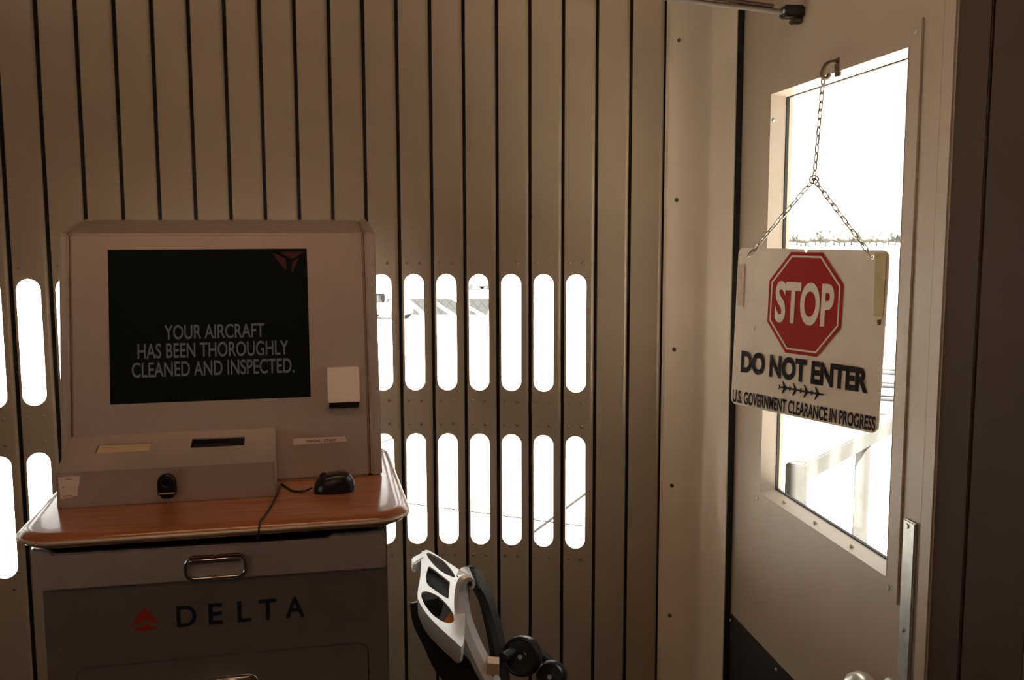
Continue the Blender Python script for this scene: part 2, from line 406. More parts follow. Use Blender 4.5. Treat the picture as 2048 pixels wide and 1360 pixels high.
for i in range(I0, I1):
    a = A0 + (i + 0.5) * WS / R
    p = Vector((R * math.sin(a), R * math.cos(a), 0)); rz = -a
    slotted = -8 <= i <= 15
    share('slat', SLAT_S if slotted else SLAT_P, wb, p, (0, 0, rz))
    if slotted:
        T = Matrix.Translation(p) @ Matrix.Rotation(rz, 4, 'Z')
        for zb in (Z2, Z4): share('pane', PANE, wb, T @ Vector((0, 0, zb - 0.004)), (0, 0, rz))
        if i <= -3: continue
        for zr in (1.503, 1.152, 1.0915, 0.7455):
            for xr in (-0.0245, 0.0085):
                share('rivet', RIV, wb, T @ Vector((xr, 0.0005, zr)), (0, 0, rz))
for i in range(I0, I1 + 1):
    a = A0 + i * WS / R
    share('hinge_strip', HNG, wb, (R * math.sin(a), R * math.cos(a), 0), (0, 0, -a))

# ---- moulded corner post between slats and door
tp = struct_empty('trim_1', 'beige moulded corner post with screw heads beside the door', 'trim', (0.42, 2.25, 0))
def trim_bm(pts, back):
    bm = bmesh.new(); prism(bm, [(x - 0.42, y - 2.25) for x, y in pts + back], lambda a, b, t: (a, b, t), 0.0, HC); return bm
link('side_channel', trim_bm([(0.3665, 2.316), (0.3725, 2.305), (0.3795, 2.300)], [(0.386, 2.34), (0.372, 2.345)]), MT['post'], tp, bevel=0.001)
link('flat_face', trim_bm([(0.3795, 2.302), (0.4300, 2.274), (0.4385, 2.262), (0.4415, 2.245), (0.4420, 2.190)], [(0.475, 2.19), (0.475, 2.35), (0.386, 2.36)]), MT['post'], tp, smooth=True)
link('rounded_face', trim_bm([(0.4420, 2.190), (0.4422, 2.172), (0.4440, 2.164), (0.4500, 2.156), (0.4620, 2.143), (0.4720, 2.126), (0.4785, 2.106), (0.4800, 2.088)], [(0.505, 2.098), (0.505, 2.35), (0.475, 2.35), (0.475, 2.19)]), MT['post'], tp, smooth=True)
link('door_seal', trim_bm([(0.4800, 2.0960), (0.4830, 2.0860)], [(0.53, 2.10), (0.53, 2.14), (0.505, 2.14)]), MT['rubber'], tp)
bm = bmesh.new(); lathe(bm, [(0.0065, 0.002), (0.0062, -0.001), (0.004, -0.0035), (0, -0.004)], Matrix.Rotation(-PI/2, 4, 'X') , 12)
o = link('screw', bm, MT['screw'], smooth=True); SCR = o.data; bpy.data.objects.remove(o)
bm = bmesh.new(); lathe(bm, [(0.0042, 0.002), (0.0042, -0.0008), (0.003, -0.002), (0, -0.0023)], Matrix.Rotation(-PI/2, 4, 'X'), 10)
o = link('screw', bm, MT['galv'], smooth=True); SCG = o.data; bpy.data.objects.remove(o)
for z in (2.025, 1.655, 1.296, 0.958, 0.625):
    share('screw', SCR, tp, (0.3945 - 0.42, 2.2965 - 2.25, z), (0, 0, -0.27))

# ---- service door with window
PSI = math.atan2(DD.y, DD.x)          # local x along the door, local y out of the room, z up
do = struct_empty('door_1', 'beige metal service door with a tall window', 'door', (D0.x, D0.y, 0), PSI)
def dto(a, b, t): return (a, t, b)
WX0, WX1, WZ0, WZ1 = 0.0, 0.4908, CH - 0.5403, CH + 0.2700
DT = 2.13
bm = bmesh.new(); plate(bm, [(-0.1935, 0.01), (0.572, 0.01), (0.572, DT), (-0.1935, DT)], [[(WX0, WZ0), (WX1, WZ0), (WX1, WZ1), (WX0, WZ1)]], dto, 0.042)
link('door_leaf', bm, MT['door'], do)
wf = None
bm = bmesh.new()
plate(bm, [(-0.026, CH - 0.574), (0.5245, CH - 0.574), (0.5245, CH + 0.306), (-0.026, CH + 0.306)], [[(WX0, WZ0), (WX1, WZ0), (WX1, WZ1), (WX0, WZ1)]], lambda a, b, t: (a, -0.0035 + t, b), 0.004)
wf = link('window_flange', bm, MT['door'], do, bevel=0.0012)
# sloping reveal lining inside the opening
for nm, q in (('reveal', [(WX0, WZ0), (WX0, WZ1), (WX0 + 0.006, WZ1 - 0.006), (WX0 + 0.006, WZ0 + 0.006)]),
              ('reveal', [(WX0, WZ1), (WX1, WZ1), (WX1 - 0.006, WZ1 - 0.006), (WX0 + 0.006, WZ1 - 0.006)]),
              ('reveal', [(WX1, WZ1), (WX1, WZ0), (WX1 - 0.006, WZ0 + 0.006), (WX1 - 0.006, WZ1 - 0.006)]),
              ('sill', [(WX1, WZ0), (WX0, WZ0), (WX0 + 0.006, WZ0 + 0.008), (WX1 - 0.006, WZ0 + 0.008)])):
    bm = bmesh.new(); (a, b), (c, d_), (e, f), (g, h) = q
    y0, y1 = -0.004, 0.026
    i0 = [(a, y0, b), (c, y0, d_), (e, y1, f), (g, y1, h)]
    cx, cz = (WX0 + WX1) / 2, (WZ0 + WZ1) / 2
    vin = [bm.verts.new(p) for p in i0]
    def outw(p, k=0.0015):
        return (p[0] + (k if p[0] > cx else -k), p[1] + 0.0, p[2] + (k if p[2] > cz else -k))
    vout = [bm.verts.new(outw(p)) for p in i0]
    bm.faces.new(vin); bm.faces.new(vout[::-1])
    for k in range(4): bm.faces.new((vin[k], vout[k], vout[(k+1) % 4], vin[(k+1) % 4]))
    link(nm, bm, MT['frame'], wf)
bm = bmesh.new()
plate(bm, [(WX0 - 0.001, WZ0 - 0.001), (WX1 + 0.001, WZ0 - 0.001), (WX1 + 0.001, WZ1 + 0.001), (WX0 - 0.001, WZ1 + 0.001)],
      [[(WX0 + 0.0085, WZ0 + 0.0105), (WX1 - 0.0085, WZ0 + 0.0105), (WX1 - 0.0085, WZ1 - 0.0075), (WX0 + 0.0085, WZ1 - 0.0075)]], lambda a, b, t: (a, 0.026 + t, b), 0.006)
link('gasket', bm, MT['rubber'], wf)
link('pane', boxm(WX0, WX1, 0.0285, 0.0325, WZ0, WZ1), MT['glass'], wf)
for s, z in ((0.013, CH + 0.2188), (-0.014, CH - 0.555), (0.50, CH - 0.555), (0.507, CH + 0.29), (0.24, CH + 0.29)):
    share('screw', SCG, wf, (s, -0.0035, z))
for s in (0.09, 0.225, 0.36):
    share('screw', SCG, wf, (s, 0.008, WZ0 + 0.0045), (0.9, 0, 0))
link('kick_plate', boxm(-0.18, 0.566, -0.0025, 0.0, 0.02, CH - 0.8632), MT['kick'], do, bevel=0.0006)
for s in (-0.15, 0.099, 0.34): share('screw', SCG, do, (s, -0.0025, CH - 0.8785))
gp = link('strike_plate', boxm(0.5345, 0.5665, -0.0055, 0.0, 0.30, CH - 0.432), MT['galv'], do, bevel=0.002)
for z in (CH - 0.441, CH - 0.603, 0.55): share('screw', SCG, gp, (0.5475, -0.0055, z))
link('jamb', boxm(0.5745, 0.6065, -0.003, 0.06, 0.0, HC), MT['door'], do, bevel=0.003)
link('jamb', boxm(-0.25, -0.195, 0.012, 0.08, 0.0, HC), MT['rubber'], do)
link('header', boxm(-0.186, 0.5745, -0.012, 0.06, DT + 0.006, HC), MT['door'], do, bevel=0.002)
link('door_stop', boxm(-0.186, 0.5745, 0.045, 0.07, DT - 0.03, DT + 0.02), MT['rubber'], do)
link('threshold', boxm(-0.186, 0.5745, -0.02, 0.06, 0.0, 0.012), MT['galv'], do)
link('edge_stop', boxm(0.555, 0.58, 0.044, 0.062, 0.0, DT), MT['rubber'], do)
# knob: rosette, neck, ball
bm = bmesh.new(); Mk = Matrix.Translation((0.5150, 0.0, CH - 0.7165)) @ Matrix.Rotation(PI/2, 4, 'X')
lathe(bm, [(0.019, -0.001), (0.019, 0.004), (0.016, 0.007), (0.011, 0.009), (0.0105, 0.026), (0.019, 0.030), (0.029, 0.039), (0.0330, 0.051), (0.0300, 0.064), (0.021, 0.073), (0.009, 0.077), (0, 0.0775)], Mk, 28)
link('knob', bm, MT['knob'], do, smooth=True)
# hook above the window
bm = bmesh.new(); box(bm, 0.262, 0.280, -0.004, 0.0, CH + 0.262, CH + 0.294)
hk = link('hook_plate', bm, MT['screw'], do, bevel=0.001)
bm = bmesh.new()
tube(bm, smooth_path([(0.271, -0.002, CH + 0.285), (0.272, -0.014, CH + 0.286), (0.2745, -0.025, CH + 0.281), (0.2755, -0.031, CH + 0.272), (0.2755, -0.033, CH + 0.264), (0.2755, -0.029, CH + 0.258), (0.2755, -0.023, CH + 0.259), (0.275, -0.019, CH + 0.265)], 6), 0.0035, 10)
link('hook', bm, MT['screw'], do, smooth=True)
# door stay arm at the top
ca = bmesh.new(); ic = do.matrix_basis.inverted()
def w2d(p): return ic @ Vector(p)
e0 = Vector((0.120, -0.031, CH + 0.400)); e1_ = w2d((0.3304, 1.90, 2.0237)); e2_ = e1_ + (e1_ - e0) * 0.22
e3_ = w2d((0.272, 1.945, 2.10)); e4_ = w2d((0.270, 1.948, HC))
tube(ca, [e0, e1_] + smooth_path([e2_, e2_ * 0.4 + e3_ * 0.6 - Vector((0, 0, 0.008)), e3_], 5) + [e4_], 0.0048, 10); ar = link('stay_arm', ca, MT['armst'], do, smooth=True)
ca = bmesh.new(); up_ = Vector((0, 0, 0.011)); tube(ca, [e0 + up_ * 0.8 + (e1_ - e0) * 0.12, e1_ + up_, e2_ + up_ * 0.5], 0.0038, 8); link('stay_rod', ca, MT['screw'], do, smooth=True)
ca = bmesh.new(); box(ca, 0.104, 0.134, -0.038, 0.0, CH + 0.391, CH + 0.412); brk = link('stay_bracket', ca, MT['kick'], do, bevel=0.003)
ca = bmesh.new(); box(ca, 0.106, 0.128, -0.020, 0.0, CH + 0.380, CH + 0.3905); link('stay_shoe', ca, MT['screw'], do, bevel=0.003)
ca = bmesh.new(); lathe(ca, [(0.022, 0.0), (0.022, 0.004), (0.008, 0.010), (0.006, 0.03)], Matrix.Translation(e4_) @ Matrix.Rotation(PI, 4, 'X'), 16); link('stay_ceiling_plate', ca, MT['kick'], do, smooth=True)
share('screw', SCG, brk, (0.127, -0.038, CH + 0.401))

# ---- ceiling lamp of the bridge (behind and above the viewer)
def lamp(x, y, watts, rz, label):
    t = thing('ceiling_lamp', label, 'lamp', (x, y, HC), rz, 'ceiling lamps')
    link('housing', boxm(-0.55, 0.55, -0.09, 0.09, -0.03, 0.0), MT['lampb'], t, bevel=0.005)
    link('diffuser', boxm(-0.52, 0.52, -0.07, 0.07, -0.055, -0.03), MT['lampe'], t, bevel=0.01)
    ld = bpy.data.lights.new('lamp_light', 'AREA'); ld.shape = 'RECTANGLE'; ld.size = 1.0; ld.size_y = 0.12
    ld.energy = watts; ld.color = (1.0, 0.48, 0.24)
    lo = bpy.data.objects.new('lamp_light', ld); COL.objects.link(lo); lo.parent = t; lo.location = (0, 0, -0.062)
lamp(-0.30, 1.20, 0.75, 0.1, 'added warm ceiling lamp with a long diffuser above the podium')  # second lamp, added to brighten the reader box lid from above
lamp(-0.25, -0.45, 2.3, 0.0, 'warm ceiling lamp with a long diffuser over the bridge walkway')

# ================================================================== PODIUM
YAW = 0.2142; U = Vector((math.cos(YAW), math.sin(YAW), 0)); V = Vector((-math.sin(YAW), math.cos(YAW), 0))
P0 = Vector((-0.70177, 1.66383, CH - 0.02884)); TILT = 0.1714
ZC = -0.4089                                         # counter top in the podium frame
def kw(u, v, z): return P0 + U * u + V * v + Vector((0, 0, z))
class Frame:
    """things standing in the podium's own frame: local = podium coords - origin"""
    def __init__(s, u, v, z): s.o = (u, v, z)
    def l(s, u, v, z): return (u - s.o[0], v - s.o[1], z - s.o[2])
    def box(s, u0, u1, v0, v1, z0, z1): return boxm(u0 - s.o[0], u1 - s.o[0], v0 - s.o[1], v1 - s.o[1], z0 - s.o[2], z1 - s.o[2])
ZF = -P0.z
F = Frame(0.19, -0.03, ZF)
pod = thing('podium', 'grey gate podium cabinet with a cherry wood counter top', 'podium', kw(0.19, -0.03, ZF), YAW)
# counter top with a bullnose and a metal strip
CU0, CU1, CV0, CV1 = -0.0975, 0.4885, -0.3195, 0.205
def ring(inset, z, r=0.062):
    return [Vector(F.l(a, b, z)) for a, b in rrect(CU0 + inset, CU1 - inset, CV0 + inset, CV1 - inset, max(0.01, r - inset), 8)]
def loft(layers):
    bm = bmesh.new(); rs = [[bm.verts.new(p) for p in ring(i, z)] for i, z in layers]
    for A, B in zip(rs, rs[1:]):
        n = len(A)
        for k in range(n): bm.faces.new((A[k], A[(k+1) % n], B[(k+1) % n], B[k]))
    bm.faces.new(rs[0]); bm.faces.new(rs[-1][::-1]); return bm
ct = link('countertop', loft([(0.020, ZC), (0.014, ZC - 0.0006), (0.008, ZC - 0.0025), (0.003, ZC - 0.0055), (0.0005, ZC - 0.0085), (0.002, ZC - 0.0135), (0.008, ZC - 0.0195), (0.020, ZC - 0.0245), (0.035, ZC - 0.0265)]), MT['wood'], pod, smooth=True)
link('edge_strip', loft([(0.004, ZC - 0.0075), (-0.0012, ZC - 0.0082), (-0.0025, ZC - 0.0105), (-0.0012, ZC - 0.0132), (0.004, ZC - 0.0138)]), MT['strip'], ct, smooth=True)
# cabinet shell; its front panels sit a touch askew to the counter
ZB = ZC - 0.0262
BU0, BU1, BV0, BV1 = -0.0675, 0.4520, -0.2650, 0.185
link('side_panel', F.box(BU0, BU0 + 0.014, BV0, BV1, ZF + 0.03, ZB), MT['cabinet'], pod, bevel=0.002)
link('side_panel', F.box(BU1 - 0.014, BU1, BV0, BV1, ZF + 0.03, ZB), MT['cabinet'], pod, bevel=0.002)
link('back_panel', F.box(BU0 + 0.014, BU1 - 0.014, BV1 - 0.012, BV1, ZF + 0.03, ZB), MT['cabinet'], pod)
link('inner_shelf', F.box(BU0 + 0.014, BU1 - 0.014, BV0 + 0.03, BV1 - 0.012, -0.515, -0.505), MT['inner'], pod)
link('plinth', F.box(BU0 + 0.02, BU1 - 0.02, BV0 + 0.03, BV1 - 0.02, ZF, ZF + 0.03), MT['inner'], pod)
def vto(v0):
    return lambda a, b, t: F.l(a, v0 + t, b)
bm = bmesh.new()
DR = rrect(-0.0270, 0.4190, -1.05, -0.6345, 0.018, 5)
plate(bm, [(BU0 + 0.002, ZF + 0.03), (BU1 - 0.002, ZF + 0.03), (BU1 - 0.002, -0.470), (BU0 + 0.002, -0.470)], [DR], vto(BV0 - 0.002), 0.012)
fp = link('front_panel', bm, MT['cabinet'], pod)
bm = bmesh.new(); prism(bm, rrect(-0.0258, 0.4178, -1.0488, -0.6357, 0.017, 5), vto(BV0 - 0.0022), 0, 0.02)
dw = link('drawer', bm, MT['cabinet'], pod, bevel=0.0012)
# flap with stepped upper edge
bm = bmesh.new()
prism(bm, [(-0.0765, -0.5035), (0.4490, -0.5080), (0.4490, -0.4475), (0.3650, -0.4470), (0.3595, -0.4530), (-0.0450, -0.4480), (-0.0505, -0.4415), (-0.0760, -0.4375)], vto(-0.2800), 0, 0.0125)
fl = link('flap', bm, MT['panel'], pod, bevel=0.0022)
# chrome recessed pulls
def pull(parent, uc, zc_, v):
    bm = bmesh.new()
    A = rrect(uc - 0.0445, uc + 0.0445, zc_ - 0.0170, zc_ + 0.0170, 0.0125, 6)
    tube(bm, [F.l(a, v - 0.0035, b) for a, b in A], 0.0036, 10, closed=True)
    h = link('handle', bm, MT['chrome'], parent, smooth=True); h['label'] = 'chrome recessed pull handle'
    bm = bmesh.new()
    prism(bm, rrect(uc - 0.0440, uc + 0.0440, zc_ - 0.0165, zc_ + 0.0165, 0.012, 6), vto(v - 0.0015), 0, 0.002)
    link('handle_dish', bm, MT['panel'], parent)
    bm = bmesh.new()       # bail across the top of the pull
    tube(bm, [F.l(uc - 0.036, v - 0.006, zc_ + 0.0125), F.l(uc - 0.030, v - 0.0085, zc_ + 0.0135), F.l(uc + 0.030, v - 0.0085, zc_ + 0.0135), F.l(uc + 0.036, v - 0.006, zc_ + 0.0125)], 0.0062, 12)
    link('handle_grip', bm, MT['chrome'], parent, smooth=True)
pull(fl, 0.1868, -0.4845, -0.2800)
pull(dw, 0.1965, -0.6875, BV0 - 0.0022)
# airline name and triangle on the front panel
VL = BV0 - 0.0024
for ch, a0, a1 in (('D', 0.1235, 0.1535), ('E', 0.1712, 0.1925), ('L', 0.2150, 0.2360), ('T', 0.2475, 0.2755), ('A', 0.2885, 0.3190)):
    text_part('letter', ch, a1 - a0, 0.0345, MT['dblue'], fp, lambda a, b, a0=a0: F.l(a0 + a, VL, -0.5835 + b), bold=0.02)
def flat(name, pts, m, parent, fn):
    bm = bmesh.new(); bm.faces.new([bm.verts.new(fn(a, b)) for a, b in pts]); return link(name, bm, m, parent)
def lg(a, b): return F.l(0.0545 + a * 0.0455, VL, -0.5845 + b * 0.039)
flat('logo_triangle', [(0.50, 1.0), (0.98, 0.24), (0.72, 0.36), (0.50, 0.45), (0.28, 0.36), (0.02, 0.22), ], MT['dred'], fp, lg)
flat('logo_triangle', [(0.06, 0.04), (0.26, 0.17), (0.50, 0.30), (0.74, 0.18), (0.96, 0.08), (0.50, 0.0)], MT['dred'], fp, lg)

# ---- touchscreen terminal on the counter
T = Frame(0.19, 0.03, ZC)
term = thing('touchscreen_terminal', 'silver boarding terminal with a dark screen standing on the podium counter', 'terminal', kw(0.19, 0.03, ZC), YAW)
tt = math.tan(TILT)
def fv(z): return z * tt                     # v of the sloping face at height z (0 at the screen's top)
ZT, ZTB, VB = 0.0276, 0.0545, 0.200
def cheek_prof(inset):
    return [(fv(ZC) - inset, ZC), (fv(ZT) - inset, ZT + inset * 0.3), (VB + inset, ZTB + inset * 0.3), (VB + inset, ZC)]
def uto(a, b, t): return T.l(t, a, b)
bm = bmesh.new(); prism(bm, cheek_prof(0.0), uto, -0.0622, 0.4405)
hb = link('housing', bm, MT['silver'], term, bevel=0.004, bseg=3)
for u0, u1 in ((-0.0790, -0.0632), (0.4415, 0.4612)):
    bm = bmesh.new(); prism(bm, cheek_prof(0.0022), uto, u0, u1); link('cheek_panel', bm, MT['silver'], term, bevel=0.0035, bseg=3)
ct_, st_ = math.cos(TILT), math.sin(TILT)
def face(a, b, t=0.0):                       # a right, b down along the face, t out of it
    return T.l(a, -b * st_ - t * ct_, -b * ct_ + t * st_)
SWD, SHT = 0.338, 0.2684
bm = bmesh.new(); plate(bm, [(-0.006, -0.006), (SWD + 0.006, -0.006), (SWD + 0.006, SHT + 0.006), (-0.006, SHT + 0.006)], [[(0.0, 0.0), (SWD, 0.0), (SWD, SHT), (0.0, SHT)]], lambda a, b, t: face(a, b, 0.0012 - t), 0.003)
link('bezel', bm, MT['silver'], term, bevel=0.0005)
bm = bmesh.new(); prism(bm, [(0, 0), (SWD, 0), (SWD, SHT), (0, SHT)], lambda a, b, t: face(a, b, t), -0.003, 0.0004)
sc = link('screen', bm, MT['screen'], term)
for s, a0, a1, b1, h in (('YOUR AIRCRAFT', 0.0905, 0.2600, 0.1590, 0.0255), ('HAS BEEN THOROUGHLY', 0.0460, 0.3010, 0.1915, 0.0265), ('CLEANED AND INSPECTED.', 0.0360, 0.3105, 0.2240, 0.0268)):
    text_part('screen_text', s, a1 - a0, h, MT['stext'], sc, lambda a, b, a0=a0, b1=b1: face(a0 + a, b1 - b, 0.0008), bold=0.012)
flat('screen_logo', [(0.278, 0.0065), (0.3000, 0.018), (0.3030, 0.040), (0.2930, 0.030), (0.2840, 0.018)], MT['sred'], sc, lambda a, b: face(a, b, 0.0008))
flat('screen_logo', [(0.289, 0.0055), (0.3330, 0.0060), (0.3120, 0.0200)], MT['sred'], sc, lambda a, b: face(a, b, 0.0008))
flat('screen_logo', [(0.3120, 0.024), (0.3240, 0.016), (0.3130, 0.040), (0.3090, 0.044)], MT['sred'], sc, lambda a, b: face(a, b, 0.0008))
bm = bmesh.new()
hexa(bm, [face(0.368, 0.2805, 0), face(0.4245, 0.2805, 0), face(0.4245, 0.2805, 0.018), face(0.368, 0.2805, 0.018),
          face(0.368, 0.217, 0), face(0.4245, 0.217, 0), face(0.4245, 0.217, 0.010), face(0.368, 0.217, 0.010)])
cr = link('card_reader_cover', bm, mat('pale_reader_cover', (0.90, 0.76, 0.64), 0.45, 0.0, var=0.03), term, bevel=0.0015)
bm = bmesh.new(); hexa(bm, [face(0.370, 0.2905, 0), face(0.4225, 0.2905, 0), face(0.4225, 0.2905, 0.006), face(0.370, 0.2905, 0.006),
          face(0.370, 0.2795, 0), face(0.4225, 0.2795, 0), face(0.4225, 0.2795, 0.014), face(0.370, 0.2795, 0.014)])
link('card_slot', bm, MT['blackm'], term)
bm = bmesh.new(); prism(bm, [(0.3050, 0.3435), (0.3080, 0.3415), (0.3960, 0.3420), (0.4005, 0.3510), (0.3060, 0.3530)], lambda a, b, t: face(a, b, t), 0.0, 0.0005)
al = link('asset_label', bm, MT['sticker'], term)
text_part('label_text', 'W930HE - 27DK09', 0.053, 0.0048, MT['ink'], al, lambda a, b: face(0.3275 + a, 0.3500 - b, 0.0008), bold=0.01)

# ---- reader box in front of the screen
BX = Frame(0.107, -0.11, ZC)
rb = thing('ticket_reader_box', 'low silver ticket reader box with two top slots in front of the terminal', 'reader box', kw(0.107, -0.11, ZC), YAW)
BF, BB = -0.1720, -0.0560
ZBF, ZBB = -0.3500, -0.3155
UB0, UB1 = -0.0625, 0.2755
slp = (ZBB - ZBF) / (BB - BF)
def topz(v): return ZBF + (v - BF) * slp
S1 = (0.0, 0.085); S2 = (0.1355, 0.2215)
def topto(a, b, t): return BX.l(a, b, topz(b) + t)
bm = bmesh.new()
def hl(u0, u1, v0, v1): return [(u0, v0), (u1, v0), (u1, v1), (u0, v1)]
H1 = hl(-0.0140, 0.0720, -0.1155, -0.0880); H2 = hl(0.1365, 0.2240, -0.1130, -0.0820)
plate(bm, hl(UB0, UB1, BF, BB), [H1, H2], topto, -0.002)
tl = link('lid', bm, MT['silver'], rb)
bm = bmesh.new()
hexa(bm, [BX.l(UB0, BF, ZC), BX.l(UB1, BF, ZC), BX.l(UB1, BF + 0.003, ZC), BX.l(UB0, BF + 0.003, ZC), BX.l(UB0, BF, ZBF), BX.l(UB1, BF, ZBF), BX.l(UB1, BF + 0.003, ZBF), BX.l(UB0, BF + 0.003, ZBF)])
link('front_wall', bm, MT['silver'], rb, bevel=0.0012)
for u0, u1 in ((UB0, UB0 + 0.003), (UB1 - 0.003, UB1)):
    bm = bmesh.new(); hexa(bm, [BX.l(u0, BF, ZC), BX.l(u1, BF, ZC), BX.l(u1, fv(ZC) - 0.001, ZC), BX.l(u0, fv(ZC) - 0.001, ZC), BX.l(u0, BF, ZBF - 0.0005), BX.l(u1, BF, ZBF - 0.0005), BX.l(u1, BB, ZBB - 0.0005), BX.l(u0, BB, ZBB - 0.0005)])
    link('side_wall', bm, MT['silver'], rb, bevel=0.0008)
link('base', boxm(*[q for pr in zip(BX.l(UB0 + 0.003, BF + 0.003, ZC), BX.l(UB1 - 0.003, fv(ZC) - 0.002, ZC + 0.002)) for q in pr]), MT['inner'], rb)
# cream card mouth with its rim, dark ticket mouth with its bar
bm = bmesh.new(); plate(bm, hl(-0.0125, 0.0705, -0.1145, -0.0890), [hl(-0.0070, 0.0650, -0.1130, -0.0935)], lambda a, b, t: topto(a, b, t - 0.0012), -0.003)
ci = link('card_mouth', bm, MT['cream'], rb, bevel=0.0006)
bm = bmesh.new(); prism(bm, hl(-0.0140, 0.0720, -0.1150, -0.0885), topto, -0.010, -0.0042); link('mouth_floor', bm, MT['cream'], ci)
bm = bmesh.new(); prism(bm, hl(0.1350, 0.2255, -0.1140, -0.0810), topto, -0.016, -0.010); tmf = link('ticket_mouth', bm, MT['blackm'], rb)
bm = bmesh.new(); prism(bm, hl(0.1400, 0.2150, -0.1010, -0.0985), topto, -0.0105, -0.005); link('mouth_bar', bm, MT['blackm'], tmf)
# black scanner dome on the front
uc, vb, z0 = 0.1055, BF, -0.3995
arch = [(uc - 0.0145, z0 + 0.010), (uc - 0.0125, z0 + 0.003), (uc - 0.005, z0), (uc + 0.005, z0), (uc + 0.0125, z0 + 0.003), (uc + 0.0145, z0 + 0.010)] + [(uc + 0.0145 * math.cos(t), z0 + 0.0265 + 0.0145 * math.sin(t)) for t in [k * PI / 10 for k in range(11)]]
bm = bmesh.new(); prism(bm, arch, lambda a, b, t: BX.l(a, vb - t, b), -0.001, 0.012)
sd = link('scanner', bm, MT['black'], rb, bevel=0.003, bseg=3)
bm = bmesh.new(); box(bm, *[q for pr in zip(BX.l(uc - 0.012, vb - 0.0135, z0 + 0.0085), BX.l(uc + 0.012, vb - 0.011, z0 + 0.0105)) for q in pr]); link('scanner_line', bm, MT['strip'], sd)
lens_m = Matrix.Translation(BX.l(uc, vb - 0.0115, z0 + 0.027)) @ Matrix.Rotation(PI/2, 4, 'X')
bm = bmesh.new(); lathe(bm, [(0.0095, 0.0), (0.0095, 0.0015), (0.0075, 0.002), (0.0065, 0.0005), (0, 0.0005)], lens_m, 20); link('scanner_lens', bm, MT['blackm'], sd, smooth=True)
# paper sticker (its code left blank)
bm = bmesh.new(); prism(bm, [(-0.0590, -0.3570), (-0.0265, -0.3565), (-0.0270, -0.3650), (-0.0300, -0.3760), (-0.0315, -0.3885), (-0.0570, -0.3935)], lambda a, b, t: BX.l(a, BF - t, b), 0.0002, 0.0006)
stk = link('sticker', bm, MT['sticker'], rb)
def stk_to(a, b): return BX.l(a, BF - 0.0009, b)
flat('sticker_print', [(-0.0535, -0.3735), (-0.0520, -0.3715), (-0.0505, -0.3735), (-0.0520, -0.3750)], MT['inkr'], stk, stk_to)
flat('sticker_print', [(-0.0490, -0.3600), (-0.0380, -0.3600), (-0.0380, -0.3612), (-0.0490, -0.3612)], MT['inkr'], stk, stk_to)
flat('sticker_print', [(-0.0530, -0.3875), (-0.0400, -0.3870), (-0.0400, -0.3885), (-0.0530, -0.3892)], MT['inkr'], stk, stk_to)

# ---- mouse with cable
MS = Frame(0.373, -0.160, ZC)
mo = thing('computer_mouse', 'black wired computer mouse lying on the wood counter', 'mouse', kw(0.373, -0.160, ZC), YAW)
def mouse_bm():
    bm = bmesh.new(); nu, nv = 18, 24; rows = []
    a, b, h = 0.0385, 0.0265, 0.031
    for i in range(nu + 1):
        t = (i / nu) * PI / 2; rr = math.cos(t) ** 0.62 if i < nu else 0.0; zz = math.sin(t) ** 0.9
        row = []
        for k in range(nv):
            p = 2 * PI * k / nv; x, y = a * math.cos(p), b * math.sin(p)
            wst = 1.0 - 0.10 * math.cos(2 * p) ** 2
            hump = 1.0 + 0.16 * math.cos(p) * rr
            row.append(Vector((x * rr * wst, y * rr * wst, 0.002 + h * zz * hump - 0.004 * rr * math.cos(p) * 0)))
        rows.append(row)
    R_ = []
    for row in rows[:-1]: R_.append([bm.verts.new(p) for p in row])
    topv = bm.verts.new(rows[-1][0])
    for A, B in zip(R_, R_[1:]):
        for k in range(nv): bm.faces.new((A[k], A[(k+1) % nv], B[(k+1) % nv], B[k]))
    for k in range(nv): bm.faces.new((R_[-1][k], R_[-1][(k+1) % nv], topv))
    low = [bm.verts.new((v.co.x * 0.95, v.co.y * 0.95, 0.0)) for v in R_[0]]
    for k in range(nv): bm.faces.new((low[k], low[(k+1) % nv], R_[0][(k+1) % nv], R_[0][k]))
    bm.faces.new(low[::-1]); return bm
mb = link('mouse_body', mouse_bm(), MT['black'], mo, smooth=True)
bm = bmesh.new(); lathe(bm, [(0.004, -0.0025), (0.0065, -0.0018), (0.0065, 0.0018), (0.004, 0.0025)], Matrix.Translation((-0.018, 0, 0.0265)) @ Matrix.Rotation(PI/2, 4, 'X'), 16); link('scroll_wheel', bm, MT['blackm'], mo, smooth=True)
bm = bmesh.new()
tube(bm, smooth_path([MS.l(0.336, -0.160, ZC + 0.008), MS.l(0.322, -0.158, ZC + 0.0025), MS.l(0.304, -0.150, ZC + 0.0017), MS.l(0.291, -0.118, ZC + 0.0017), MS.l(0.284, -0.100, ZC + 0.0017), MS.l(0.2800, -0.130, ZC + 0.0020), MS.l(0.2790, -0.176, ZC + 0.0060), MS.l(0.2720, -0.230, ZC + 0.0035), MS.l(0.2620, -0.290, ZC + 0.0015), MS.l(0.2570, -0.3140, ZC + 0.0005), MS.l(0.2550, -0.3240, ZC - 0.0085), MS.l(0.2530, -0.3200, ZC - 0.024), MS.l(0.2500, -0.2700, ZC - 0.034), MS.l(0.2450, -0.240, ZC - 0.060)], 8), 0.0015, 8)
link('cable', bm, MT['blackm'], mo, smooth=True)

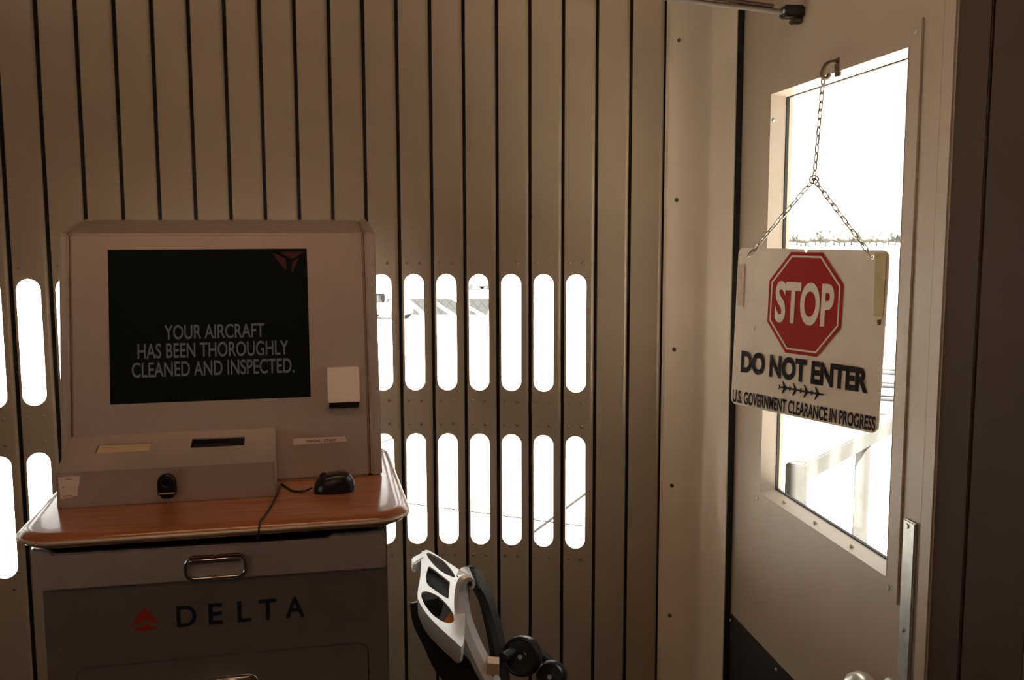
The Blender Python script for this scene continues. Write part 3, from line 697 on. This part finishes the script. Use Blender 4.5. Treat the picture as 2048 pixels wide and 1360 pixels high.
# ================================================================== HANGING SIGN AND CHAIN
SU = Vector((0.51945, -0.85450, 0)); SD = Vector((-0.0316147, -0.0192187, -0.9993153)); SN = SU.cross(SD).normalized()
if SN.y > 0: SN = -SN                       # towards the room
SP = Vector((0.41145, 1.73655, CH - 0.02937)); SWID, SHGT = 0.3199, 0.285
sg = thing('warning_sign', 'white board with a red octagon hanging on a chain at the door', 'sign', SP + SU * SWID / 2 + SD * SHGT)
so = Vector(sg.location)
def sto(a, b, t=0.0):
    bow = 0.0
    return tuple(SP + SU * a + SD * b + SN * (t + bow) - so)
ol = rrect(0, SWID, 0, SHGT, 0.012, 5)
out = []
for (a, b), (c, d_) in zip(ol, ol[1:] + ol[:1]):
    n = max(1, int(math.hypot(c - a, d_ - b) / 0.03))
    for k in range(n): out.append((a + (c - a) * k / n, b + (d_ - b) * k / n))
# notch in the upper edge
o2 = []
done = False
for a, b in out:
    if abs(b) < 1e-6 and 0.146 < a < 0.166: continue
    o2.append((a, b))
ins = None
for k in range(len(o2)):
    a, b = o2[k]; c, d_ = o2[(k + 1) % len(o2)]
    if abs(b) < 1e-6 and abs(d_) < 1e-6 and min(a, c) < 0.156 < max(a, c): ins = (k, a < c)
if ins:
    nt = [(0.1520, 0.0), (0.1530, 0.0045), (0.1545, 0.0075), (0.1565, 0.0080), (0.1580, 0.0050), (0.1590, 0.0)]
    if not ins[1]: nt = nt[::-1]
    o2[ins[0] + 1:ins[0] + 1] = nt
hole = lambda a, b: [(a + 0.0035 * math.cos(k * PI / 4), b + 0.0035 * math.sin(k * PI / 4)) for k in range(8)]
HL, HR = (0.0252, 0.0140), (0.2890, 0.0110)
bm = bmesh.new()
grid_out = o2
plate(bm, grid_out, [hole(*HL), hole(*HR)], lambda a, b, t: sto(a, b, -t), 0.0)
g = bmesh.ops.extrude_face_region(bm, geom=list(bm.faces), use_keep_orig=True)
bmesh.ops.translate(bm, vec=-SN * 0.0022, verts=[x for x in g['geom'] if isinstance(x, bmesh.types.BMVert)])
brd = link('board', bm, MT['board'], sg)
def sflat(name, pts, m, t, par=brd):
    # subdivide so that print follows the bowed sheet
    bm = bmesh.new(); plate(bm, pts, [], lambda a, b, q: sto(a, b, t), 0.0); return link(name, bm, m, par)
OC = [(0.1250, 0.0055), (0.1930, 0.0055), (0.2385, 0.0560), (0.2385, 0.1260), (0.1935, 0.1780), (0.1250, 0.1780), (0.0795, 0.1280), (0.0795, 0.0560)]
oc = (sum(p[0] for p in OC) / 8, sum(p[1] for p in OC) / 8)
def scl(k): return [(oc[0] + (a - oc[0]) * k, oc[1] + (b - oc[1]) * k) for a, b in OC]
TB = 0.0012
sflat('octagon', OC, MT['sred2'], TB)
bm = bmesh.new(); plate(bm, scl(0.932), [scl(0.895)], lambda a, b, q: sto(a, b, TB + 0.0004), 0.0); link('octagon_outline', bm, MT['board'], brd)
text_part('lettering', 'STOP', 0.126, 0.0720, MT['board'], brd, lambda a, b: sto(0.0960 + a, 0.1275 - b, TB + 0.0006), bold=0.034)
text_part('lettering', 'DO NOT ENTER', 0.2760, 0.0400, MT['sblack'], brd, lambda a, b: sto(0.0215 + a, 0.2245 - b, TB), bold=0.050)
text_part('lettering', 'U.S. GOVERNMENT CLEARANCE IN PROGRESS', 0.3105, 0.0235, MT['sblack'], brd, lambda a, b: sto(0.0050 + a, 0.2815 - b, TB), bold=0.030)
plane_pts = [(1.0, 0.0), (0.90, 0.07), (0.62, 0.075), (0.36, 0.50), (0.27, 0.50), (0.40, 0.075), (0.15, 0.065), (0.06, 0.20), (-0.01, 0.20), (0.04, 0.0)]
plane_pts = plane_pts + [(a, -b) for a, b in plane_pts[-2:0:-1]]
for k in range(4):
    sflat('airplane_mark', [(0.1140 + 0.0238 * k + a * 0.0275, 0.2385 + b * 0.0215) for a, b in plane_pts], MT['sblack'], TB)
sflat('tape', [(0.2950, 0.0040), (0.3165, 0.0040), (0.3165, 0.1010), (0.3000, 0.1030)], MT['tape'], TB + 0.0006)
sflat('tape', [(0.0025, 0.0290), (0.0185, 0.0290), (0.0205, 0.1045), (0.0035, 0.1045)], MT['tapep'], TB + 0.0004)
sflat('smudge', [(0.0480, 0.1400), (0.0520, 0.1375), (0.0530, 0.1450), (0.0495, 0.1480)], MT['tapep'], TB)
sflat('smudge', [(0.3060, 0.1080), (0.3130, 0.1060), (0.3120, 0.1150), (0.3075, 0.1150)], MT['screw'], TB)

ch = thing('sign_chain', 'thin steel chain with two strands holding the hanging sign', 'chain', tuple(SP + SU * 0.155 + Vector((0, 0, 0.12))))
co = Vector(ch.location)
def link_mesh():
    bm = bmesh.new(); L_, W_ = 0.0095, 0.0040; pts = []
    for k in range(16):
        t = 2 * PI * k / 16
        pts.append((W_ * math.cos(t) * (0.8 + 0.2 * abs(math.sin(t))), 0, L_ * math.sin(t)))
    tube(bm, pts, 0.00115, 6, closed=True)
    o = link('link', bm, MT['chain'], smooth=True); me = o.data; bpy.data.objects.remove(o); return me
LK = link_mesh()
hookp = D0.to_3d() + DD.to_3d() * 0.2755 + DN.to_3d() * 0.030 + Vector((0, 0, CH + 0.2615))
ringp = Vector((0.5010, 1.5990, CH + 0.0850))
def strand(a, b, phase=0, sag=0.0):
    a, b = Vector(a), Vector(b); d = b - a; n = max(2, round(d.length / 0.0152)); step = d.length / n; d.normalize()
    for k in range(n):
        c = a + d * (step * (k + 0.5)); x = d.orthogonal().normalized() if abs(d.z) < 0.98 else Vector((0.9, -0.43, 0))
        x = (x - d * x.dot(d)).normalized(); y = d.cross(x)
        ang = (k + phase) % 2 * PI / 2 + random.uniform(-0.25, 0.25) + 0.5
        xr = x * math.cos(ang) + y * math.sin(ang); yr = d.cross(xr)
        o = share('link', LK, ch); Mx = Matrix((xr, yr, d)).transposed().to_4x4(); Mx.translation = c - co; o.matrix_local = Mx
holeL = SP + SU * HL[0] + SD * HL[1]; holeR = SP + SU * HR[0] + SD * HR[1]
strand(hookp, ringp)
strand(ringp, holeL, 1); strand(ringp, holeR, 1)
bm = bmesh.new(); tube(bm, [ringp - co + Vector((0.0065 * math.cos(t), -0.003 * math.cos(t), 0.0065 * math.sin(t))) for t in [2 * PI * k / 16 for k in range(16)]], 0.0013, 6, closed=True); link('ring', bm, MT['chain'], ch, smooth=True)

# ================================================================== MOULDED FRAME STANDING BY THE WALL
sf_c = Vector((-0.1398, 1.83, 0.8622)); nrm = Vector((0.06, -0.15, 0.985)).normalized()
e1 = Vector((0, 1, 0)).cross(nrm).normalized(); e2 = nrm.cross(e1).normalized()
st = thing('wheeled_frame', 'silver moulded plastic frame with three openings and black wheels by the slatted wall', 'wheeled frame', (-0.08, 1.90, 0))
sto_ = Vector(st.location)
def fr(a, b, t=0.0): return tuple(sf_c + e1 * a + e2 * b - nrm * t - sto_)
outer = [(-0.0588, 0.1688), (-0.0543, 0.1784), (-0.0437, 0.182), (0.0, 0.1355), (0.0357, 0.0902), (0.0476, 0.0245), (0.0483, -0.06), (0.0508, -0.1701), (0.0335, -0.1572), (-0.0148, -0.0896), (-0.0411, -0.0365), (-0.0499, 0.0004), (-0.0513, 0.0741)]
def sm2(p, n=4): return [(v.x, v.y) for v in smooth_path([(a, b, 0) for a, b in p], n, True)]
h1 = sm2([(-0.0478, 0.1678), (-0.0382, 0.1689), (-0.0113, 0.143), (0.0108, 0.1022), (0.0201, 0.0739), (0.0095, 0.0768), (-0.0129, 0.0973), (-0.035, 0.1336)])
h2 = [(-0.0391, 0.1093), (-0.0351, 0.1119), (-0.0281, 0.1041), (0.0112, 0.0525), (0.0122, 0.0109), (0.0129, -0.012), (0.0088, -0.0105), (-0.0052, 0.0033), (-0.0298, 0.0319), (-0.0362, 0.0452), (-0.0401, 0.0754)]
h3 = sm2([(-0.0422, 0.0031), (-0.0308, 0.0102), (-0.0041, -0.01), (0.0208, -0.0538), (0.0287, -0.0852), (0.024, -0.0996), (0.0076, -0.096), (-0.0167, -0.0686), (-0.036, -0.0285)])
bm = bmesh.new(); plate(bm, sm2(outer, 3), [h1, h2, h3], lambda a, b, t: fr(a, b, t), 0.004)
mp_ = link('top_plate', bm, MT['alu'], st)
# skirt below the plate, tapering inwards
def skirt(pts, depth, inx, m, name, bulge=0.0):
    bm = bmesh.new(); rs = []
    for t, k in ((0.0015, 0.0), (depth * 0.25, -bulge), (depth * 0.6, -bulge * 0.6), (depth, inx)):
        cx = sum(p[0] for p in pts) / len(pts); cy = sum(p[1] for p in pts) / len(pts)
        rs.append([bm.verts.new(fr(cx + (a - cx) * (1 - k), cy + (b - cy) * (1 - k), t)) for a, b in pts])
    n = len(pts)
    for A, B in zip(rs, rs[1:]):
        for k in range(n): bm.faces.new((A[k], A[(k+1) % n], B[(k+1) % n], B[k]))
    bm.faces.new(rs[-1])
    return link(name, bm, m, st, smooth=True)
skirt([(a * 0.985, b * 0.985) for a, b in sm2(outer, 3)], 0.052, 0.12, MT['alu'], 'skirt', 0.03)
# floor inside the tray, dark
bm = bmesh.new(); prism(bm, [(a * 0.93, b * 0.93) for a, b in sm2(outer, 3)], lambda a, b, t: fr(a, b, t), 0.030, 0.033); link('tray_lining', bm, MT['blackm'], st)
bm = bmesh.new(); prism(bm, [(0.008, -0.068), (0.034, -0.068), (0.036, -0.036), (0.018, -0.030)], lambda a, b, t: fr(a, b, t), 0.020, 0.029); link('orange_tab', bm, MT['orange'], st)
# small lug at the far end
bm = bmesh.new(); prism(bm, [(-0.0777, 0.1441), (-0.0560, 0.1733), (-0.0500, 0.1493), (-0.0712, 0.1142)], lambda a, b, t: fr(a, b, t), -0.002, 0.022); link('lug', bm, MT['alu'], st, bevel=0.003)
# arched handle: silver outer band, black inner band
def ray_pt(px, py, dep):
    d = r2 * ((px - 1024) / FPX) - u2 * ((py - 680) / FPX) + fw; return Vector((0, 0, CH)) + d * (dep / d.y)
def band(name, spec, thick, width, m, wdir):
    P = smooth_path([Vector(p) for p in spec], 6); bm = bmesh.new(); rs = []
    for i, p in enumerate(P):
        t = (P[min(i+1, len(P)-1)] - P[max(i-1, 0)]).normalized()
        wd = (wdir - t * wdir.dot(t)).normalized(); nn = t.cross(wd)
        f = i / (len(P) - 1)
        th = thick[0] + (thick[1] - thick[0]) * f; wi = width[0] + (width[1] - width[0]) * f
        sec = [(-wi/2, -th/2), (-wi/2 + th*0.3, -th/2), (wi/2 - th*0.3, -th/2), (wi/2, 0), (wi/2 - th*0.3, th/2), (-wi/2 + th*0.3, th/2), (-wi/2, 0)][1:]
        rs.append([bm.verts.new(p + wd * a + nn * b - sto_) for a, b in sec])
    for A, B in zip(rs, rs[1:]):
        n = len(A)
        for k in range(n): bm.faces.new((A[k], A[(k+1) % n], B[(k+1) % n], B[k]))
    bm.faces.new(rs[0][::-1]); bm.faces.new(rs[-1]); return link(name, bm, m, st, smooth=True)
AY = Vector((0.15, 1, 0.1)).normalized()
band('arch_band', [(-0.0850, 1.812, 0.9040), (-0.0905, 1.806, 0.9075), (-0.0965, 1.80, 0.9045), (-0.1000, 1.80, 0.884), (-0.0990, 1.79, 0.8525), (-0.0919, 1.78, 0.8211), (-0.0772, 1.77, 0.785), (-0.0587, 1.76, 0.7491), (-0.0412, 1.75, 0.7185), (-0.0202, 1.74, 0.6679), (-0.006, 1.73, 0.5923)], (0.016, 0.030), (0.05, 0.045), MT['alu'], AY)
band('padded_band', [(-0.0900, 1.815, 0.9010), (-0.0830, 1.82, 0.9010), (-0.0732, 1.84, 0.8892), (-0.0577, 1.85, 0.8562), (-0.0449, 1.85, 0.8122), (-0.0348, 1.84, 0.7723), (-0.0278, 1.83, 0.7317), (-0.0219, 1.82, 0.6682), (-0.0141, 1.80, 0.5735)], (0.010, 0.030), (0.05, 0.06), MT['blackm'], AY)
# black lower body shell, widened to stand in for shade on the lower skirt
band('lower_shell', [(-0.1740, 1.84, 0.8480), (-0.1665, 1.83, 0.8157), (-0.1450, 1.82, 0.7783), (-0.1248, 1.81, 0.7412), (-0.0899, 1.80, 0.6992), (-0.0504, 1.79, 0.6314), (-0.01, 1.77, 0.53)], (0.055, 0.085), (0.07, 0.07), MT['blackm'], AY)
# wheels on a bracket, label, and the leg down to the floor
def wheel(p, r, th, axis, name):
    z = Vector(axis).normalized(); x = z.orthogonal().normalized(); y = z.cross(x)
    Mx = Matrix((x, y, z)).transposed().to_4x4(); Mx.translation = Vector(p) - sto_
    bm = bmesh.new(); lathe(bm, [(0, -th/2), (r*0.3, -th/2), (r*0.34, -th*0.42), (r*0.80, -th*0.42), (r*0.86, -th/2), (r*0.97, -th*0.36), (r, 0), (r*0.97, th*0.36), (r*0.86, th/2), (r*0.80, th*0.42), (r*0.34, th*0.42), (r*0.3, th/2), (0, th/2)], Mx, 32)
    wl = link(name, bm, MT['black'], st, smooth=True)
    bm = bmesh.new(); Mx2 = Mx.copy(); lathe(bm, [(0.005, -th*0.55), (0.006, 0), (0.005, th*0.55)], Mx2, 12); link('axle_cap', bm, MT['galv'], wl, smooth=True)
AX = (-0.35, -0.9, 0.25)
wheel((0.0194, 1.83, 0.7347), 0.0405, 0.028, AX, 'wheel')
wheel((0.0776, 1.83, 0.6925), 0.0310, 0.026, AX, 'wheel')
bm = bmesh.new(); tube(bm, [Vector((-0.02, 1.80, 0.745)) - sto_, Vector((0.03, 1.875, 0.745)) - sto_, Vector((0.080, 1.875, 0.695)) - sto_], 0.010, 10); link('wheel_bracket', bm, MT['blackm'], st, smooth=True)
bm = bmesh.new(); c = Vector((-0.0385, 1.765, 0.7525)) - sto_; prism(bm, [(-0.012, -0.010), (0.012, -0.012), (0.012, 0.010), (-0.010, 0.012)], lambda a, b, t: (c.x + a, c.y - t, c.z + b), 0.0, 0.03); link('label_plate', bm, MT['label'], st)
bm = bmesh.new(); tube(bm, smooth_path([Vector((0.0, 1.74, 0.55)) - sto_, Vector((0.005, 1.74, 0.40)) - sto_, Vector((-0.02, 1.80, 0.10)) - sto_, Vector((-0.06, 1.88, 0.045)) - sto_], 5), 0.016, 12); link('leg', bm, MT['blackm'], st, smooth=True)
bm = bmesh.new(); tube(bm, [Vector((-0.22, 1.90, 0.045)) - sto_, Vector((0.08, 1.90, 0.045)) - sto_], 0.013, 12); link('cross_bar', bm, MT['blackm'], st, smooth=True)
for x in (-0.22, 0.08): wheel((x, 1.90, 0.045), 0.045, 0.024, (1, 0, 0), 'wheel')

# ================================================================== OUTSIDE
ZG = CH - 5.08
def gplane(name, pts, z, m): 
    bm = bmesh.new(); prism(bm, pts, lambda a, b, t: (a, b, t), z - 0.05, z); return link(name, bm, m)
g = gplane('ground', [(-900, -300), (900, -300), (900, 1500), (-900, 1500)], ZG, MT['apron']); struct(g, 'pale concrete airport apron with slab joints', 'ground')
ln = Vector((6.2, 14.0)).normalized(); 
g = gplane('road', [(-40, 10 - 62.4 + 0), (-2.6, 32), (3.6, 46), (40, 128), (-4, 140), (-70, -10)], ZG + 0.06, MT['road']); struct(g, 'smooth pale service road across the apron', 'road')
# unseen tunnel added to keep door-window daylight off the wall's left part
nb = struct_empty('light_block_tunnel', 'grey boarding bridge tunnel on two columns, added unseen to block daylight', 'boarding bridge', (6.2, 2.5, ZG))
link('tunnel', boxm(-1.5, 1.5, -7.0, 6.0, 2.3, 5.9), MT['grey'], nb, bevel=0.06)
link('roof', boxm(-1.6, 1.6, -7.1, 6.1, 5.9, 6.05), MT['grey'], nb)
for k in range(13): link('rib', boxm(-1.56, -1.49, -6.9 + k * 1.05, -6.75 + k * 1.05, 2.35, 5.85), MT['grey'], nb)
for y in (-5.0, 4.0): link('column', boxm(-0.35, 0.35, y - 0.35, y + 0.35, 0.0, 2.31), MT['grey'], nb, bevel=0.05)
# hatched safety zone
hz = struct_empty('hatched_zone', 'grey asphalt strip with white diagonal stripes beyond the road', 'road marking', (-9.5, 65, ZG + 0.08))
link('asphalt_strip', boxm(-8, 8, -7, 7, -0.02, 0.02), MT['asphalt'], hz)
for k in range(9):
    x = -9.2 + k * 1.75
    bm = bmesh.new(); prism(bm, [(max(-7.9, x), 6.9), (max(-7.9, x) + 0.38, 6.9), (x + 3.0, -6.9), (x + 2.6, -6.9)], lambda a, b, t: (a, b, t), 0.02, 0.03); link('stripe', bm, MT['wpaint'], hz)
def tug(x, y, rz, label, m):
    t = thing('baggage_tug', label, 'vehicle', (x, y, ZG + 0.06), rz, None)
    link('body', boxm(-1.5, 1.5, -0.7, 0.7, 0.3, 0.95), m, t, bevel=0.08)
    link('hood', boxm(0.5, 1.4, -0.6, 0.6, 0.94, 1.15), m, t, bevel=0.06)
    link('seat', boxm(-0.7, -0.2, -0.5, 0.5, 0.94, 1.45), MT['grey'], t, bevel=0.05)
    link('roof', boxm(-1.0, 0.5, -0.7, 0.7, 1.95, 2.03), m, t, bevel=0.03)
    for a, b in ((-0.95, -0.62), (-0.95, 0.62), (0.42, -0.62), (0.42, 0.62)):
        link('roof_post', boxm(a - 0.03, a + 0.03, b - 0.03, b + 0.03, 0.94, 1.96), MT['grey'], t)
    for a, b in ((-1.0, -0.72), (-1.0, 0.72), (1.0, -0.72), (1.0, 0.72)):
        bm = bmesh.new(); lathe(bm, [(0, -0.1), (0.2, -0.11), (0.33, -0.08), (0.34, 0), (0.33, 0.08), (0.2, 0.11), (0, 0.1)], Matrix.Translation((a, b, 0.34)) @ Matrix.Rotation(PI/2, 4, 'X'), 16); link('wheel', bm, MT['grey'], t, smooth=True)
tug(-3.2, 84, 0.5, 'pale baggage tug with a roof parked beyond the hatched strip', MT['pale'])
tug(-7.4, 55.5, -0.3, 'pale baggage tug with a roof parked at the near side of the hatched strip', MT['pale'])
def cart(x, y, rz):
    t = thing('baggage_cart', 'flat baggage cart piled with pale sacks seen through the door window', 'cart', (x, y, ZG), rz)
    link('deck', boxm(-1.0, 1.0, -0.7, 0.7, 0.45, 0.55), MT['pale'], t, bevel=0.02)
    link('tow_bar', boxm(0.98, 1.9, -0.04, 0.04, 0.42, 0.50), MT['grey'], t, bevel=0.01)
    link('deck_rim', boxm(-1.02, 1.02, -0.72, 0.72, 0.43, 0.47), MT['grey'], t, bevel=0.01)
    for a, b in ((-0.7, -0.6), (-0.7, 0.6), (0.7, -0.6), (0.7, 0.6)):
        bm = bmesh.new(); lathe(bm, [(0, -0.07), (0.18, -0.08), (0.22, 0), (0.18, 0.08), (0, 0.07)], Matrix.Translation((a, b, 0.22)) @ Matrix.Rotation(PI/2, 4, 'X'), 14); link('wheel', bm, MT['grey'], t, smooth=True)
        link('wheel_fork', boxm(a - 0.04, a + 0.04, b - 0.10, b + 0.10, 0.22, 0.46), MT['grey'], t)
    return t
CXW, CYW = 9.85, 24.5
cart(CXW, CYW, -0.4)
zc_ = ZG + 0.55
for k in range(7):
    bm = bmesh.new(); hh = 0.19 if k % 2 == 0 else 0.15
    box(bm, -0.8 + 0.03 * (k % 3), 0.8 - 0.04 * (k % 2), -0.5, 0.5, 0, hh)
    sk = link('sack', bm, MT['wpaint'] if k % 2 == 0 else MT['grey'], None, bevel=0.06, bseg=3, smooth=True)
    sk.location = (CXW, CYW, zc_); sk.rotation_euler = (0, 0, -0.4 + 0.02 * (k % 3)); zc_ += hh
    tag(sk, '%s flat sack, %s up from the deck of the baggage cart' % ('white' if k % 2 == 0 else 'grey', ('first', 'second', 'third', 'fourth', 'fifth', 'sixth', 'seventh')[k]), 'sack', 'sacks on the baggage cart')
# tree line at the horizon
bm = bmesh.new()
for (x, y, z, r) in ((0, 0, 3.3, 1.9), (1.3, 0.3, 2.7, 1.5), (-1.4, -0.2, 2.6, 1.4), (0.2, 0.5, 4.5, 1.2), (-0.5, -0.6, 2.3, 1.5)):
    bmesh.ops.create_icosphere(bm, subdivisions=2, radius=r, matrix=Matrix.Translation((x, y, z)) @ Matrix.Diagonal((1.1, 1.1, 0.85, 1)))
for v in bm.verts: v.co += Vector((random.uniform(-.18, .18), random.uniform(-.18, .18), random.uniform(-.18, .18)))
o = link('crown', bm, MT['leaf'], smooth=True); CRN = o.data; bpy.data.objects.remove(o)
bm = bmesh.new(); tube(bm, [(0, 0, 0), (0.05, 0, 1.2), (0, 0.05, 2.6)], [0.28, 0.2, 0.14], 8); o = link('trunk', bm, MT['bark'], smooth=True); TRK = o.data; bpy.data.objects.remove(o)
for k in range(60):
    row = k % 3
    x = 60 + (k // 3) * 6.6 + row * 2.2 + random.uniform(-0.2, 0.2); y = 325 + row * 12
    t = thing('tree', 'small hazy tree in the row on the horizon beyond the apron', 'tree', (x, y, ZG), random.uniform(0, 6), 'trees on the horizon')
    q = random.uniform(0.9, 1.05); t.scale = (q, q, random.uniform(0.8, 1.1))
    share('crown', CRN, t); share('trunk', TRK, t)
# landing and railing outside the service door
ldg = struct(link('landing', boxm(0.80, 2.2, 1.2, 2.9, -0.05, -0.005), MT['landing']), 'galvanised steel landing outside the service door', 'landing')
rl = thing('landing_railing', 'galvanised square tube railing on the landing outside the door window', 'railing', (0.66, 2.16, -0.005))
ro = Vector(rl.location)
pa, pb = Vector((0.655, 2.15, 0)), Vector((0.945, 2.52, 0)); dr = (pb - pa).normalized(); nr_ = Vector((-dr.y, dr.x, 0)); ZR = CH - 0.53
def obox(c0, c1, wv, z0, z1):
    bm = bmesh.new(); a, b = c0 - dr * wv, c1 + dr * wv
    q = [a - nr_ * wv, b - nr_ * wv, b + nr_ * wv, a + nr_ * wv]
    hexa(bm, [tuple(Vector((p.x, p.y, z0)) - ro) for p in q] + [tuple(Vector((p.x, p.y, z1)) - ro) for p in q]); return bm
link('post', obox(pa, pa, 0.020, -0.005, ZR), MT['railst'], rl, bevel=0.003)
link('post', obox(pb, pb, 0.016, -0.005, ZR - 0.03), MT['railst'], rl, bevel=0.003)
link('top_rail', obox(pa + dr * 0.03, pb + dr * 0.35, 0.019, ZR - 0.045, ZR + 0.0), MT['railst'], rl, bevel=0.003)
link('post', obox(pb + dr * 0.34, pb + dr * 0.34, 0.016, -0.005, ZR - 0.03), MT['railst'], rl, bevel=0.003)
